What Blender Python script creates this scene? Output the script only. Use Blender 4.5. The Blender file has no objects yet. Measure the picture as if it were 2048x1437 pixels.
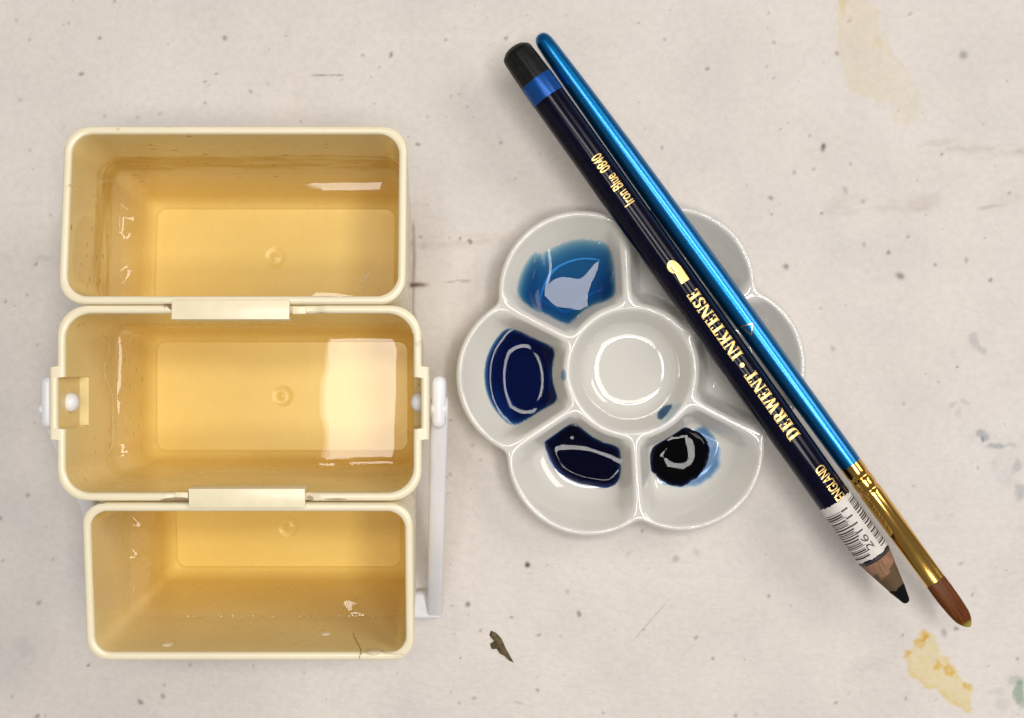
import bpy, bmesh, math, random
import numpy as np
from mathutils import Vector, Matrix

# ------------------------------------------------------------------ camera, world, lamps, exposure
MM = 0.001
scene = bpy.context.scene
COL = scene.collection
CAM_H = 320.0                      # camera height above the table, mm
FPX = 2660.0                       # focal length in photograph pixels (2048 wide)

cam_d = bpy.data.cameras.new('camera')
cam = bpy.data.objects.new('camera', cam_d); COL.objects.link(cam)
cam.location = (0, 0, CAM_H * MM)
cam_d.sensor_width = 36.0
cam_d.lens = 36.0 * FPX / 2048.0
cam_d.clip_start = 0.01; cam_d.clip_end = 20
scene.camera = cam

world = bpy.data.worlds.new('World'); scene.world = world
world.use_nodes = True
bg = world.node_tree.nodes['Background']
bg.inputs['Color'].default_value = (1.0, 0.98, 0.965, 1)
bg.inputs['Strength'].default_value = 0.185

def area(name, x, y, z, sx, sy, watts, col=(1, 0.965, 0.93), aim=None):
    l = bpy.data.lights.new(name, 'AREA'); l.shape = 'RECTANGLE'
    l.size = sx * MM; l.size_y = sy * MM; l.energy = watts; l.color = col
    o = bpy.data.objects.new(name, l); COL.objects.link(o)
    o.location = (x * MM, y * MM, z * MM)
    if aim is not None:
        d = Vector(aim) * MM - o.location
        o.rotation_euler = d.to_track_quat('-Z', 'Y').to_euler()
    return o
LR = 19.3   # radiance of the ceiling panels
def panel(x0, x1, y0, y1, k=1.0):
    A = (x1 - x0) * (y1 - y0) * 1e-6
    area('ceiling_panel', (x0 + x1) / 2, (y0 + y1) / 2, 1600, x1 - x0, y1 - y0, LR * k * math.pi * A)
panel(-262, -140, -215, 84); panel(-266, -262.2, -214, 38, .66); panel(-270, -266.2, -213, 37, .33)  # two dim edge strips added to soften the panel's reflected edge
panel(361, 560, -390, 390)
panel(-270, 360, 250, 390)
panel(-130, 360, -390, -250)  # panels laid out around an open middle to shape the reflections
area('soft_side_light', 1000, 550, 1100, 700, 500, 6.5, (1, 0.94, 0.87), (30, 0, 0))  # added soft light from the right; no window is known there

vs = scene.view_settings
vs.view_transform = 'Standard'; vs.look = 'None'; vs.exposure = 0.0; vs.gamma = 1.0
vs.use_curve_mapping = False
cy = scene.cycles
cy.max_bounces = 14; cy.diffuse_bounces = 7; cy.glossy_bounces = 6
cy.transparent_max_bounces = 24; cy.transmission_bounces = 8; cy.volume_bounces = 0
cy.caustics_reflective = False; cy.caustics_refractive = False
cy.sample_clamp_indirect = 6.0
cy.use_denoising = True

# ------------------------------------------------------------------ helpers
def P(px, py, z=0.0):
    """photograph pixel -> place on the horizontal plane at height z (mm)"""
    s = (CAM_H - z) / FPX
    return ((px - 1024) * s, (718 - py) * s)

_rng = np.random.RandomState(7)
_LAT = _rng.rand(16, 256, 256)
def vnoise(x, y, scale, seed=0):
    x = np.asarray(x, float) / scale; y = np.asarray(y, float) / scale
    xi = np.floor(x).astype(int); yi = np.floor(y).astype(int)
    fx = x - xi; fy = y - yi
    fx = fx * fx * (3 - 2 * fx); fy = fy * fy * (3 - 2 * fy)
    L = _LAT[seed % 16]
    a = L[xi % 256, yi % 256]; b = L[(xi + 1) % 256, yi % 256]
    c = L[xi % 256, (yi + 1) % 256]; d = L[(xi + 1) % 256, (yi + 1) % 256]
    return (a * (1 - fx) + b * fx) * (1 - fy) + (c * (1 - fx) + d * fx) * fy
def fbm(x, y, scale, seed=0, octs=4):
    s = 0; a = 0.5; t = 0
    for i in range(octs):
        s = s + a * vnoise(x, y, scale / 2 ** i, seed + i); t += a; a *= 0.55
    return s / t
def sstep(t):
    t = np.clip(t, 0, 1); return t * t * (3 - 2 * t)

def mesh_obj(name, verts, faces, mat=None, parent=None, smooth=True, sharp=None):
    me = bpy.data.meshes.new(name)
    v = np.asarray(verts, float) * MM
    me.from_pydata(v.tolist(), [], faces if isinstance(faces, list) else faces.tolist())
    if smooth:
        me.polygons.foreach_set('use_smooth', np.ones(len(me.polygons), bool))
        if sharp is not None:
            me.set_sharp_from_angle(angle=math.radians(sharp))
    me.update()
    o = bpy.data.objects.new(name, me); COL.objects.link(o)
    if mat is not None: me.materials.append(mat)
    if parent is not None: o.parent = parent
    return o
def bm_obj(name, bm, mat=None, parent=None, smooth=True, sharp=35):
    me = bpy.data.meshes.new(name)
    bm.transform(Matrix.Scale(MM, 4))
    bmesh.ops.recalc_face_normals(bm, faces=bm.faces)
    bm.to_mesh(me); bm.free()
    if smooth:
        me.polygons.foreach_set('use_smooth', np.ones(len(me.polygons), bool))
        me.set_sharp_from_angle(angle=math.radians(sharp))
    o = bpy.data.objects.new(name, me); COL.objects.link(o)
    if mat is not None: me.materials.append(mat)
    if parent is not None: o.parent = parent
    return o
def empty(name, loc, rot=(0, 0, 0)):
    o = bpy.data.objects.new(name, None); COL.objects.link(o)
    o.empty_display_size = 0.01
    o.location = Vector(loc) * MM; o.rotation_euler = rot
    return o
def tag(o, label, cat, group=None, kind=None):
    if label: o['label'] = label
    if cat: o['category'] = cat
    if group: o['group'] = group
    if kind: o['kind'] = kind
    return o
def loft(loops, cap0=False, cap1=False, closed=True):
    """loops: list of (N,3) arrays"""
    N = len(loops[0]); V = np.concatenate(loops); F = []
    for k in range(len(loops) - 1):
        a = k * N; b = (k + 1) * N
        for i in range(N if closed else N - 1):
            j = (i + 1) % N
            F.append((a + i, a + j, b + j, b + i))
    if cap0: F.append(tuple(range(N - 1, -1, -1)))
    if cap1: F.append(tuple(range((len(loops) - 1) * N, len(loops) * N)))
    return V, F
def box_bm(bm, x0, x1, y0, y1, z0, z1, bev=0.0, seg=2, mtx=None):
    r = bmesh.ops.create_cube(bm, size=1)
    vs_ = r['verts']
    for v in vs_:
        v.co = Vector((x0 + (v.co.x + .5) * (x1 - x0), y0 + (v.co.y + .5) * (y1 - y0), z0 + (v.co.z + .5) * (z1 - z0)))
    if bev > 0:
        es = list({e for v in vs_ for e in v.link_edges})
        rr = bmesh.ops.bevel(bm, geom=es, offset=bev, segments=seg, affect='EDGES', profile=0.5)
        vs_ = list({v for f in rr['faces'] for v in f.verts} | {v for v in vs_ if v.is_valid})
    if mtx is not None:
        for v in vs_: v.co = mtx @ v.co
    return vs_

# ------------------------------------------------------------------ materials
def new_mat(name):
    m = bpy.data.materials.new(name); m.use_nodes = True
    nt = m.node_tree
    return m, nt, nt.nodes['Principled BSDF'], nt.nodes['Material Output']
def N(nt, t, **kw):
    n = nt.nodes.new(t)
    for k, v in kw.items():
        if k in n.inputs.keys(): n.inputs[k].default_value = v
        else: setattr(n, k, v)
    return n
def coords(nt, scale=1000.0):
    tc = N(nt, 'ShaderNodeTexCoord'); mp = N(nt, 'ShaderNodeMapping')
    mp.inputs['Scale'].default_value = (scale,) * 3
    nt.links.new(tc.outputs['Object'], mp.inputs['Vector'])
    return mp.outputs['Vector']
def noise(nt, vec, scale, detail=4, rough=0.55):
    n = N(nt, 'ShaderNodeTexNoise'); n.inputs['Scale'].default_value = scale
    n.inputs['Detail'].default_value = detail; n.inputs['Roughness'].default_value = rough
    nt.links.new(vec, n.inputs['Vector']); return n.outputs['Fac']
def ramp(nt, fac, stops):
    r = N(nt, 'ShaderNodeValToRGB'); e = r.color_ramp.elements
    while len(e) > 1: e.remove(e[-1])
    e[0].position = stops[0][0]; e[0].color = (*stops[0][1], 1)
    for p, c in stops[1:]:
        q = e.new(p); q.color = (*c, 1)
    nt.links.new(fac, r.inputs['Fac']); return r.outputs['Color']
def mixc(nt, fac, a, b, mode='MIX'):
    m = N(nt, 'ShaderNodeMix'); m.data_type = 'RGBA'; m.blend_type = mode
    for s, v in ((0, fac), (6, a), (7, b)):
        if isinstance(v, (int, float)): m.inputs[s].default_value = v
        elif isinstance(v, tuple): m.inputs[s].default_value = (*v, 1)
        else: nt.links.new(v, m.inputs[s])
    return m.outputs[2]
def math_n(nt, op, a, b=None, c=None):
    m = N(nt, 'ShaderNodeMath'); m.operation = op
    for i, v in enumerate((a, b, c)):
        if v is None: continue
        if isinstance(v, (int, float)): m.inputs[i].default_value = v
        else: nt.links.new(v, m.inputs[i])
    return m.outputs[0]
def bump(nt, bsdf, h, strength=0.2, dist=0.1):
    b = N(nt, 'ShaderNodeBump'); b.inputs['Strength'].default_value = strength
    b.inputs['Distance'].default_value = dist * MM
    nt.links.new(h, b.inputs['Height']); nt.links.new(b.outputs['Normal'], bsdf.inputs['Normal'])
def setp(b, col=None, rough=None, metal=None, spec=None, coat=None, coatr=None):
    if col is not None: b.inputs['Base Color'].default_value = (*col, 1)
    if rough is not None: b.inputs['Roughness'].default_value = rough
    if metal is not None: b.inputs['Metallic'].default_value = metal
    if spec is not None: b.inputs['Specular IOR Level'].default_value = spec
    if coat is not None: b.inputs['Coat Weight'].default_value = coat
    if coatr is not None: b.inputs['Coat Roughness'].default_value = coatr

# table: off-white pebbled plastic, stains come from the stain attribute
def mat_table():
    m, nt, b, out = new_mat('table_plastic')
    v = coords(nt)
    n1 = noise(nt, v, 0.012, 5); n2 = noise(nt, v, 0.05, 4); n3 = noise(nt, v, 0.55, 4, .65)
    c = ramp(nt, n1, [(0.3, (.64, .61, .585)), (0.5, (.695, .645, .602)), (0.72, (.685, .648, .618))])
    c = mixc(nt, 0.5, c, ramp(nt, n2, [(0.32, (.86, .86, .87)), (0.62, (1, 1, 1))]), 'MULTIPLY')
    c = mixc(nt, 0.55, c, ramp(nt, n3, [(0.32, (.88, .872, .865)), (0.6, (1, 1, 1))]), 'MULTIPLY')
    vo = N(nt, 'ShaderNodeTexVoronoi'); vo.inputs['Scale'].default_value = 0.21
    nt.links.new(v, vo.inputs['Vector'])
    sp = ramp(nt, vo.outputs['Distance'], [(0.035, (.62, .61, .61)), (0.085, (1, 1, 1))])
    sw = math_n(nt, 'GREATER_THAN', N_sep(nt, vo.outputs['Color']), 0.72)
    c = mixc(nt, math_n(nt, 'MULTIPLY', sw, 0.55), c, mixc(nt, 1.0, c, sp, 'MULTIPLY'))
    at = N(nt, 'ShaderNodeAttribute'); at.attribute_name = 'stain'
    c = mixc(nt, 1.0, c, at.outputs['Color'], 'MULTIPLY')
    nt.links.new(c, b.inputs['Base Color'])
    setp(b, rough=0.55, spec=0.3)
    mp = N(nt, 'ShaderNodeMapping'); mp.inputs['Rotation'].default_value = (0, 0, .6); mp.inputs['Scale'].default_value = (.55, 1.2, 1)
    nt.links.new(v, mp.inputs['Vector'])
    hb = noise(nt, mp.outputs['Vector'], 0.75, 3, .6)
    bump(nt, b, hb, 0.6, 0.3)
    return m
def N_sep(nt, col):
    s = N(nt, 'ShaderNodeSeparateColor'); nt.links.new(col, s.inputs[0]); return s.outputs[0]

def mat_cream(name, band_lo=None, band_hi=None, band_amt=0.0, speck=0.5, inner=True):
    """cream plastic, inside copy deepened to paint in bounced light, with tide-mark stains between two heights (mm, local)"""
    m, nt, b, out = new_mat(name)
    v = coords(nt)
    n1 = noise(nt, v, 0.06, 4)
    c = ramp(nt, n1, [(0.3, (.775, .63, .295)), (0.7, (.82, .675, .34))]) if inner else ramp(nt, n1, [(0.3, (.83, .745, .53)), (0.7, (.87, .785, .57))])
    sx = N(nt, 'ShaderNodeSeparateXYZ'); nt.links.new(v, sx.inputs[0])
    if band_amt > 0:
        w = noise(nt, v, 0.09, 4)
        z = math_n(nt, 'ADD', sx.outputs[2], math_n(nt, 'MULTIPLY_ADD', w, 7.0, -3.5))
        lo = math_n(nt, 'SMOOTHSTEP' if False else 'SUBTRACT', z, band_lo)
        a = math_n(nt, 'MULTIPLY', math_n(nt, 'MINIMUM', math_n(nt, 'MAXIMUM', math_n(nt, 'DIVIDE', lo, 3.0), 0.0), 1.0),
                   math_n(nt, 'MINIMUM', math_n(nt, 'MAXIMUM', math_n(nt, 'DIVIDE', math_n(nt, 'SUBTRACT', band_hi, z), 1.2), 0.0), 1.0))
        mp = N(nt, 'ShaderNodeMapping'); mp.inputs['Scale'].default_value = (.16, .16, 1.0)
        nt.links.new(v, mp.inputs['Vector'])
        st = ramp(nt, noise(nt, mp.outputs['Vector'], 0.5, 4), [(0.30, (0, 0, 0)), (0.55, (1, 1, 1))])
        a = math_n(nt, 'MULTIPLY', a, st)
        c = mixc(nt, math_n(nt, 'MULTIPLY', a, band_amt), c, (.62, .42, .10))
    # small dried specks, stretched sideways, only on the walls
    mp = N(nt, 'ShaderNodeMapping'); mp.inputs['Scale'].default_value = (.22, .22, .55)
    nt.links.new(v, mp.inputs['Vector'])
    vo = N(nt, 'ShaderNodeTexVoronoi'); vo.inputs['Scale'].default_value = 1.0
    nt.links.new(mp.outputs['Vector'], vo.inputs['Vector'])
    nn = noise(nt, v, 1.1, 3)
    d = math_n(nt, 'ADD', vo.outputs['Distance'], math_n(nt, 'MULTIPLY', nn, 0.24))
    s = math_n(nt, 'LESS_THAN', d, 0.27)
    sel = math_n(nt, 'GREATER_THAN', N_sep(nt, vo.outputs['Color']), 0.66)
    s = math_n(nt, 'MULTIPLY', math_n(nt, 'MULTIPLY', s, sel), math_n(nt, 'MULTIPLY', math_n(nt, 'GREATER_THAN', sx.outputs[2], 9.0), speck))
    c = mixc(nt, s, c, (.30, .21, .07))
    # thin grime on the edges of the rim
    nt.links.new(c, b.inputs['Base Color'])
    nt.links.new(math_n(nt, 'MULTIPLY_ADD', noise(nt, v, .10, 2, .5), .2, .16), b.inputs['Roughness'])
    setp(b, spec=0.45)
    b.inputs['Subsurface Weight'].default_value = 0.0
    bump(nt, b, noise(nt, v, 0.5, 2), 0.06, 0.2)
    return m

def mat_simple(name, col, rough=.4, metal=0.0, spec=.5, coat=0, coatr=.05, var=0.0, vs_=0.3, bumpk=0.0, bscale=1.0):
    m, nt, b, out = new_mat(name)
    v = coords(nt)
    if var > 0:
        c = ramp(nt, noise(nt, v, vs_, 4), [(0.3, tuple(x * (1 - var) for x in col)), (0.7, tuple(min(1, x * (1 + var)) for x in col))])
        nt.links.new(c, b.inputs['Base Color'])
    setp(b, col, rough, metal, spec, coat, coatr)
    if bumpk > 0: bump(nt, b, noise(nt, v, bscale, 3), bumpk, 0.1)
    return m

def mat_liquid(name, absorb, density, rough=0.0, ior=1.333):
    """clear skin with a Fresnel shine, colour from absorption through the depth (density per mm)"""
    m = bpy.data.materials.new(name); m.use_nodes = True; nt = m.node_tree
    for n in list(nt.nodes): nt.nodes.remove(n)
    out = N(nt, 'ShaderNodeOutputMaterial')
    fr = N(nt, 'ShaderNodeFresnel'); fr.inputs['IOR'].default_value = ior
    tr = N(nt, 'ShaderNodeBsdfTransparent'); gl = N(nt, 'ShaderNodeBsdfGlossy'); gl.inputs['Roughness'].default_value = rough
    mx = N(nt, 'ShaderNodeMixShader')
    # back faces stay clear: only the outer skin shines
    ge = N(nt, 'ShaderNodeNewGeometry')
    f = math_n(nt, 'MULTIPLY', fr.outputs[0], math_n(nt, 'SUBTRACT', 1.0, ge.outputs['Backfacing']))
    nt.links.new(f, mx.inputs[0]); nt.links.new(tr.outputs[0], mx.inputs[1]); nt.links.new(gl.outputs[0], mx.inputs[2])
    nt.links.new(mx.outputs[0], out.inputs['Surface'])
    if density > 0:
        va = N(nt, 'ShaderNodeVolumeAbsorption'); va.inputs['Color'].default_value = (*absorb, 1)
        va.inputs['Density'].default_value = density / MM
        nt.links.new(va.outputs[0], out.inputs['Volume'])
    return m

M_TABLE = mat_table()
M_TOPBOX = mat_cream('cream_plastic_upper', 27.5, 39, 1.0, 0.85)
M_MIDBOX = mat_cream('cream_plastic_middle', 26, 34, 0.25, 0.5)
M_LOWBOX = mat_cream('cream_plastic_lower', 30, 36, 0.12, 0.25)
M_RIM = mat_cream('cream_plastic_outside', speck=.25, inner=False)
M_TAB = mat_simple('cream_plastic_tab', (.88, .785, .55), .3, var=.04, vs_=.3)
M_WHITE = mat_simple('white_plastic', (.80, .795, .82), .38, var=.04, vs_=.1, bumpk=.05)
M_PORC = mat_simple('porcelain_glaze', (.64, .625, .585), .05, spec=.55, coat=.3, coatr=.03, var=.02, vs_=.08)
M_WATER = mat_liquid('tinted_water', (.98, .905, .56), 0.030)
M_CLEAR = mat_liquid('clear_water', (.95, .98, 1), 0.01)
M_BLUE1 = mat_liquid('watery_blue_paint', (.0, .50, .75), 0.80)
M_BLUE2 = mat_liquid('navy_paint', (.0, .38, .68), 2.9)
M_BLUE3 = mat_liquid('deep_navy_paint', (.01, .36, .64), 2.5)
M_BLUE4 = mat_liquid('blue_black_paint', (.01, .20, .55), 5.0)
M_FILM = mat_liquid('thin_blue_film', (.10, .48, .80), 3.2, rough=.25)

# ------------------------------------------------------------------ table top with its stains
def poly_sd(x, y, poly):
    """signed distance, positive inside"""
    poly = np.asarray(poly, float); n = len(poly)
    d = np.full(x.shape, 1e9); inside = np.zeros(x.shape, bool)
    for i in range(n):
        a = poly[i]; b = poly[(i + 1) % n]
        ex, ey = b - a
        wx = x - a[0]; wy = y - a[1]
        t = np.clip((wx * ex + wy * ey) / (ex * ex + ey * ey + 1e-12), 0, 1)
        d = np.minimum(d, (wx - ex * t) ** 2 + (wy - ey * t) ** 2)
        c = ((a[1] > y) != (b[1] > y)) & (x < (b[0] - a[0]) * (y - a[1]) / (b[1] - a[1] + 1e-12) + a[0])
        inside ^= c
    d = np.sqrt(d)
    return np.where(inside, d, -d)

def build_table():
    st = 0.38
    fx = np.arange(-134, 134.01, st); fy = np.arange(-97, 97.01, st)
    cx = np.array([-640, -520, -420, -330, -260, -210, -175, -150]); cyy = np.array([-420, -340, -270, -215, -170, -140, -118, -105])
    xs = np.concatenate([cx, fx, -cx[::-1]]); ys = np.concatenate([cyy, fy, -cyy[::-1]])
    X, Y = np.meshgrid(xs, ys)
    nx, ny = len(xs), len(ys)
    # work in photograph-sized units so stain places can be given directly
    k = FPX / CAM_H
    U = X * k + 1024; V = 718 - Y * k
    Ud = U + 10 * (fbm(U, V, 26, 1) - .5) * 2; Vd = V + 10 * (fbm(U, V, 26, 5) - .5) * 2
    C = np.ones((ny, nx, 3))
    def apply(mask, col, amt):
        a = np.clip(mask * amt, 0, 1)[..., None]
        C[:] = C * (1 - a) + C * np.array(col) * a
    grain = fbm(U, V, 7, 3, 3)
    def sub(u, v, r):
        i0 = np.searchsorted(xs, (u - r - 1024) / k); i1 = np.searchsorted(xs, (u + r - 1024) / k)
        j0 = np.searchsorted(ys, (718 - v - r) / k); j1 = np.searchsorted(ys, (718 - v + r) / k)
        return slice(j0, j1), slice(i0, i1)
    def speck(u, v, r, a, col=(.22, .20, .20), el=1.0, ang=0.0):
        s = sub(u, v, r * 4 * max(el, 1) + 4)
        du = Ud[s] * .35 + U[s] * .65 - u; dv = Vd[s] * .35 + V[s] * .65 - v
        du = du - du.mean() * 0; c_, s_ = math.cos(ang), math.sin(ang)
        p = (du * c_ + dv * s_) / el; q = -du * s_ + dv * c_
        m = np.exp(-((p * p + q * q) / (r * r)) ** 1.5) * .95
        a_ = np.clip(m * a, 0, 1)[..., None]
        C[s] = C[s] * (1 - a_) + C[s] * np.array(col) * a_
    # yellow stains
    yt = [(1676,-20),(1735,-20),(1740,12),(1763,25),(1760,60),(1775,80),(1785,118),(1810,130),(1825,165),(1840,180),(1832,240),(1810,250),(1785,245),(1787,205),(1730,198),(1692,178),(1680,100),(1676,50)]
    d = poly_sd(Ud, Vd, yt)
    m = sstep((d + 6) / 14)
    apply(m, (.985, .925, .72), .62 * (.45 + .7 * fbm(U, V, 30, 6)))
    apply(sstep((d + 3) / 5) * sstep((11 - d) / 9), (.97, .91, .68), .38 * np.clip(2.2 * fbm(U, V, 60, 12) - .6, 0, 1.2))
    apply(m * sstep((fbm(U, V, 45, 8) - .52) / .2) * sstep((150 - V) / 120), (.95, .86, .55), .7)
    yb = [(1855,1262),(1835,1270),(1828,1290),(1810,1305),(1822,1345),(1845,1370),(1880,1388),(1915,1412),(1935,1428),(1945,1420),(1940,1390),(1945,1378),(1935,1365),(1905,1330),(1880,1305),(1868,1275)]
    d = poly_sd(Ud, Vd, yb)
    m = sstep((d + 4) / 8)
    apply(m, (1.0, .90, .50), .75 + .5 * (fbm(U, V, 24, 9) - .5))
    apply(sstep((d + 4) / 5) * sstep((10 - d) / 8) * sstep((fbm(U, V, 40, 2) - .35) / .2), (.96, .82, .40), .55)
    for (u, v, r) in [(1845,1270,11),(1838,1287,12),(1815,1307,8),(1878,1332,11),(1897,1345,14),(1935,1373,11),(1915,1355,8),(1850,1275,7)]:
        dd = np.hypot(Ud - u, (Vd - v)) + 10 * (grain - .5)
        apply(sstep((r + 2 - dd) / 8), (.92, .66, .14), .85 * np.clip(.3 + 1.4 * fbm(U, V, 9, 10, 2), 0, 1))
    # greenish stain at the lower right, bluish smudges at the right
    for (u, v, ru, rv, a, col) in [
        (2040,1385,12,34,.75,(.50,.64,.55)), (2026,1358,16,10,.5,(.62,.72,.66)), (1995,1382,22,9,.3,(.72,.78,.74)), (2005,1410,14,18,.25,(.70,.74,.72)),
        (1948,680,13,16,.55,(.70,.71,.74)), (1962,698,12,10,.5,(.70,.72,.74)), (1967,872,15,10,.65,(.55,.60,.64)), (1964,880,5,5,.6,(.4,.45,.5)),
        (1993,890,20,6,.6,(.55,.60,.63)), (2020,886,9,5,.35,(.6,.64,.67)), (1907,812,8,6,.4,(.68,.69,.72)), (1927,806,9,6,.4,(.68,.69,.72)), (1918,828,5,10,.25,(.7,.71,.74)),
        (2032,932,10,14,.5,(.64,.66,.70)), (1990,930,6,12,.25,(.74,.75,.77)), (2042,985,12,22,.55,(.62,.65,.68)), (2010,955,20,20,.2,(.78,.8,.82)),
        (1745,1330,40,18,.22,(.72,.73,.74)), (1560,1030,50,35,.20,(.80,.83,.80)), (1580,1125,30,20,.12,(.8,.8,.8)), (1710,1345,22,14,.15,(.7,.72,.72)),
        (45,1295,20,20,.35,(.80,.80,.81)), (595,185,20,10,.25,(.80,.85,.84)), (575,70,8,22,.22,(.90,.80,.77)), (605,62,12,10,.15,(.85,.83,.83)), (537,168,4,8,.5,(.6,.6,.6)),
        (1965,690,33,40,.10,(.80,.80,.84)), (1990,1240,25,30,.12,(.8,.82,.82)), (1520,1240,40,20,.06,(.8,.8,.8))]:
        rr = np.hypot((Ud - u) / ru, (Vd - v) / rv) + .5 * (grain - .5)
        apply(sstep((1.25 - rr) / .75), col, min(1, a * (1.35 if u > 1880 else 1)))
    # long grey-pink streaks
    def streak(u0, v0, u1, v1, w, a, col=(.62, .55, .53), nsc=30, thr=.4):
        L = math.hypot(u1 - u0, v1 - v0); tx, ty = (u1 - u0) / L, (v1 - v0) / L
        p = (U - u0) * tx + (V - v0) * ty; q = -(U - u0) * ty + (V - v0) * tx
        q = q + w * .9 * (fbm(p, q * 0 + v0, 40, 4) - .5) * 2
        m = np.exp(-(q / w) ** 2) * sstep((p + 12) / 20) * sstep((L + 12 - p) / 20)
        m = m * sstep((fbm(p * .7, q * 2.4 + v0, nsc, 11) - thr + .12) / .35)
        apply(m, col, a * (.62 if u0 > 1400 else 1))
    streak(1835, 292, 2060, 304, 9, .55); streak(1850, 280, 1930, 286, 6, .35); streak(1980, 300, 2060, 296, 14, .3)
    streak(1650, 425, 1870, 408, 13, .4); streak(1670, 400, 1880, 398, 10, .3); streak(1960, 418, 2040, 404, 4, .75, (.5,.44,.42)); streak(1825, 420, 1860, 418, 6, .5)
    streak(1990, 398, 2045, 396, 9, .3, (.7,.68,.5)); streak(1840, 350, 2050, 370, 40, .22, (.8,.76,.75))
    streak(812, 488, 1000, 478, 8, .6, (.66,.58,.52)); streak(840, 497, 930, 494, 7, .35, (.66,.58,.52)); streak(0, 515, 120, 520, 8, .3, (.66,.6,.56)); streak(960, 480, 1040, 484, 8, .3, (.7,.63,.58))
    streak(812, 570, 852, 570, 4.5, 1.0, (.36,.28,.24), 9, .2); streak(818, 571, 838, 571, 4, .8, (.36,.28,.24), 9, .1)
    streak(827, 448, 827, 640, 3.2, .8, (.55,.42,.36), 40, .25); streak(827, 500, 827, 560, 5, .3, (.55,.42,.36), 40, .2); streak(817, 450, 818, 490, 2.5, .5, (.6,.5,.45), 14, .35)
    streak(895, 564, 945, 562, 2.5, .7, (.45,.42,.40), 8, .4); streak(625, 151, 682, 151, 1.6, .9, (.3,.3,.28), 10, .28)
    streak(1272, 1274, 1328, 1210, 1.2, .7, (.62,.6,.6), 30, .1); streak(1365, 1312, 1385, 1290, 2, .25, (.7,.7,.7), 30, .1)
    streak(1030, 1403, 1045, 1408, 2, .6, (.5,.48,.47), 10, .1); streak(1570, 533, 1640, 526, 3, .25, (.6,.58,.56))
    # individual specks
    rs0 = np.random.RandomState(9)
    S = [(33,41,6,.3),(137,46,3,.6),(125,49,3,.35),(59,81,3,.6),(200,76,3.5,.7),(228,3,3,.6),(450,78,4.5,.75),(337,88,3,.3),(163,148,4,.75),(433,147,3.5,.75),(410,163,2.5,.65),(417,170,2.5,.6),
      (500,182,3,.5),(412,207,3,.6),(209,233,4,.4),(321,227,4,.35),(275,234,4,.3),(725,110,3,.6),(892,81,3.5,.65),(1011,78,5,.65),(759,136,3,.45),(836,289,4,.8),(1003,286,4,.6),(747,208,2.5,.6),
      (892,233,2.5,.6),(601,244,2.5,.6),(40,199,4,.3),(682,158,2.5,.5),(818,274,3,.5),(855,233,3,.4),(920,188,3,.4),(933,214,3,.4),(1329,80,4,.45),(1276,46,2.5,.6),(1414,137,3.5,.8),(1536,25,3,.5),
      (1548,85,4.5,.5),(1546,156,3,.4),(1674,106,4,.7),(1698,41,5,.35),(1821,27,4.5,.45),(2015,161,3,.6),(1646,296,6,.85),(1620,271,3,.5),(1562,259,2.5,.5),(1532,132,3,.35),(1325,296,3,.5),(1290,256,3,.3),
      (1588,346,4,.5),(1701,327,4,.4),(1883,309,3,.7),(1542,396,4.5,.7),(1545,428,3,.55),(1643,427,4,.6),(1627,340,4,.4),(1690,382,6,.4),(1727,404,5,.45),(1572,533,6,.75),(1777,505,4.5,.7),
      (1801,552,7,.8),(1871,531,3.5,.7),(1932,521,5,.55),(1980,559,5,.75),(1727,488,4,.45),(1816,474,4,.45),(2018,386,4,.55),(1642,615,4,.4),(1916,733,3.5,.8),(1665,697,5,.4),(1878,764,3,.35),
      (1807,806,4,.35),(1957,935,3,.6),(1828,972,3,.5),(1055,1129,5.5,1.0),(935,1209,6,.85),(903,1211,3,.5),(1022,1234,3,.7),(1158,1228,4.5,.85),(1077,1270,3,.7),(961,1261,4,.45),(921,1317,3,.8),
      (1122,1271,3,.4),(1075,1354,2.5,.5),(1075,1380,4,.7),(920,1407,4,.6),(949,1396,4,.5),(901,1385,3,.5),(1134,1183,6,.35),(1350,1119,7,.45),(1392,1275,4,.55),(1426,1318,4,.7),(1257,1108,7,.22),
      (1393,1105,8,.22),(1285,1063,3,.7),(1471,1432,5,.6),(1208,1425,3,.6),(1288,1258,3,.6),(919,476,4,.65),(941,485,5,.85),(938,480,3,.7),(841,474,3,.6),(57,991,4,.6),(107,1120,3,.4),(77,1206,5,.5),
      (176,1329,4,.7),(280,1402,5,.75),(326,1393,4,.65),(73,1432,4,.7),(24,1395,3,.5),(330,1370,3,.5),(7,1120,4,.45),(1,1036,4,.7),(380,1331,5,.4),(90,1433,3,.5),(1539,1193,4,.7),(1670,1404,4,.65),
      (1804,1270,3,.6),(1888,1265,6,.5),(1911,1257,4.5,.7),(1945,1189,4,.5),(1921,1129,4,.45),(2035,1319,4,.6),(1812,1397,3,.6),(1978,1333,3,.4),(1583,1212,3,.4),(72,528,4,.6),(10,602,4,.5),(75,690,3,.4),
      (890,953,4.5,.75),(901,948,3.5,.5),(917,761,3.5,.7),(902,840,3,.5),(944,892,3,.55),(960,920,3,.4),(896,986,3,.4),(872,1190,3,.5),(60,300,3,.4),(100,430,3,.4),(55,590,4,.35)]
    for (u, v, r, a) in S: speck(u, v, r * rs0.uniform(.72, 1.0), a, (.24, .21, .20), rs0.uniform(1, 1.6), rs0.uniform(0, 3.1))
    speck(1928, 111, 9, .75, (.38, .42, .40)); speck(782, 110, 3.5, .8, el=1.9, ang=1.9); speck(1093, 1131, 2.5, .6, (.8, .4, .35)); speck(1055, 1131, 5, .9)
    speck(961, 1262, 3, .4, (.6, .3, .3)); speck(1647, 292, 4, .6)
    rs = np.random.RandomState(3)
    for i in range(230):
        speck(rs.uniform(0, 2048), rs.uniform(0, 1437), rs.uniform(1.2, 2.6), rs.uniform(.10, .45))
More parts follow.
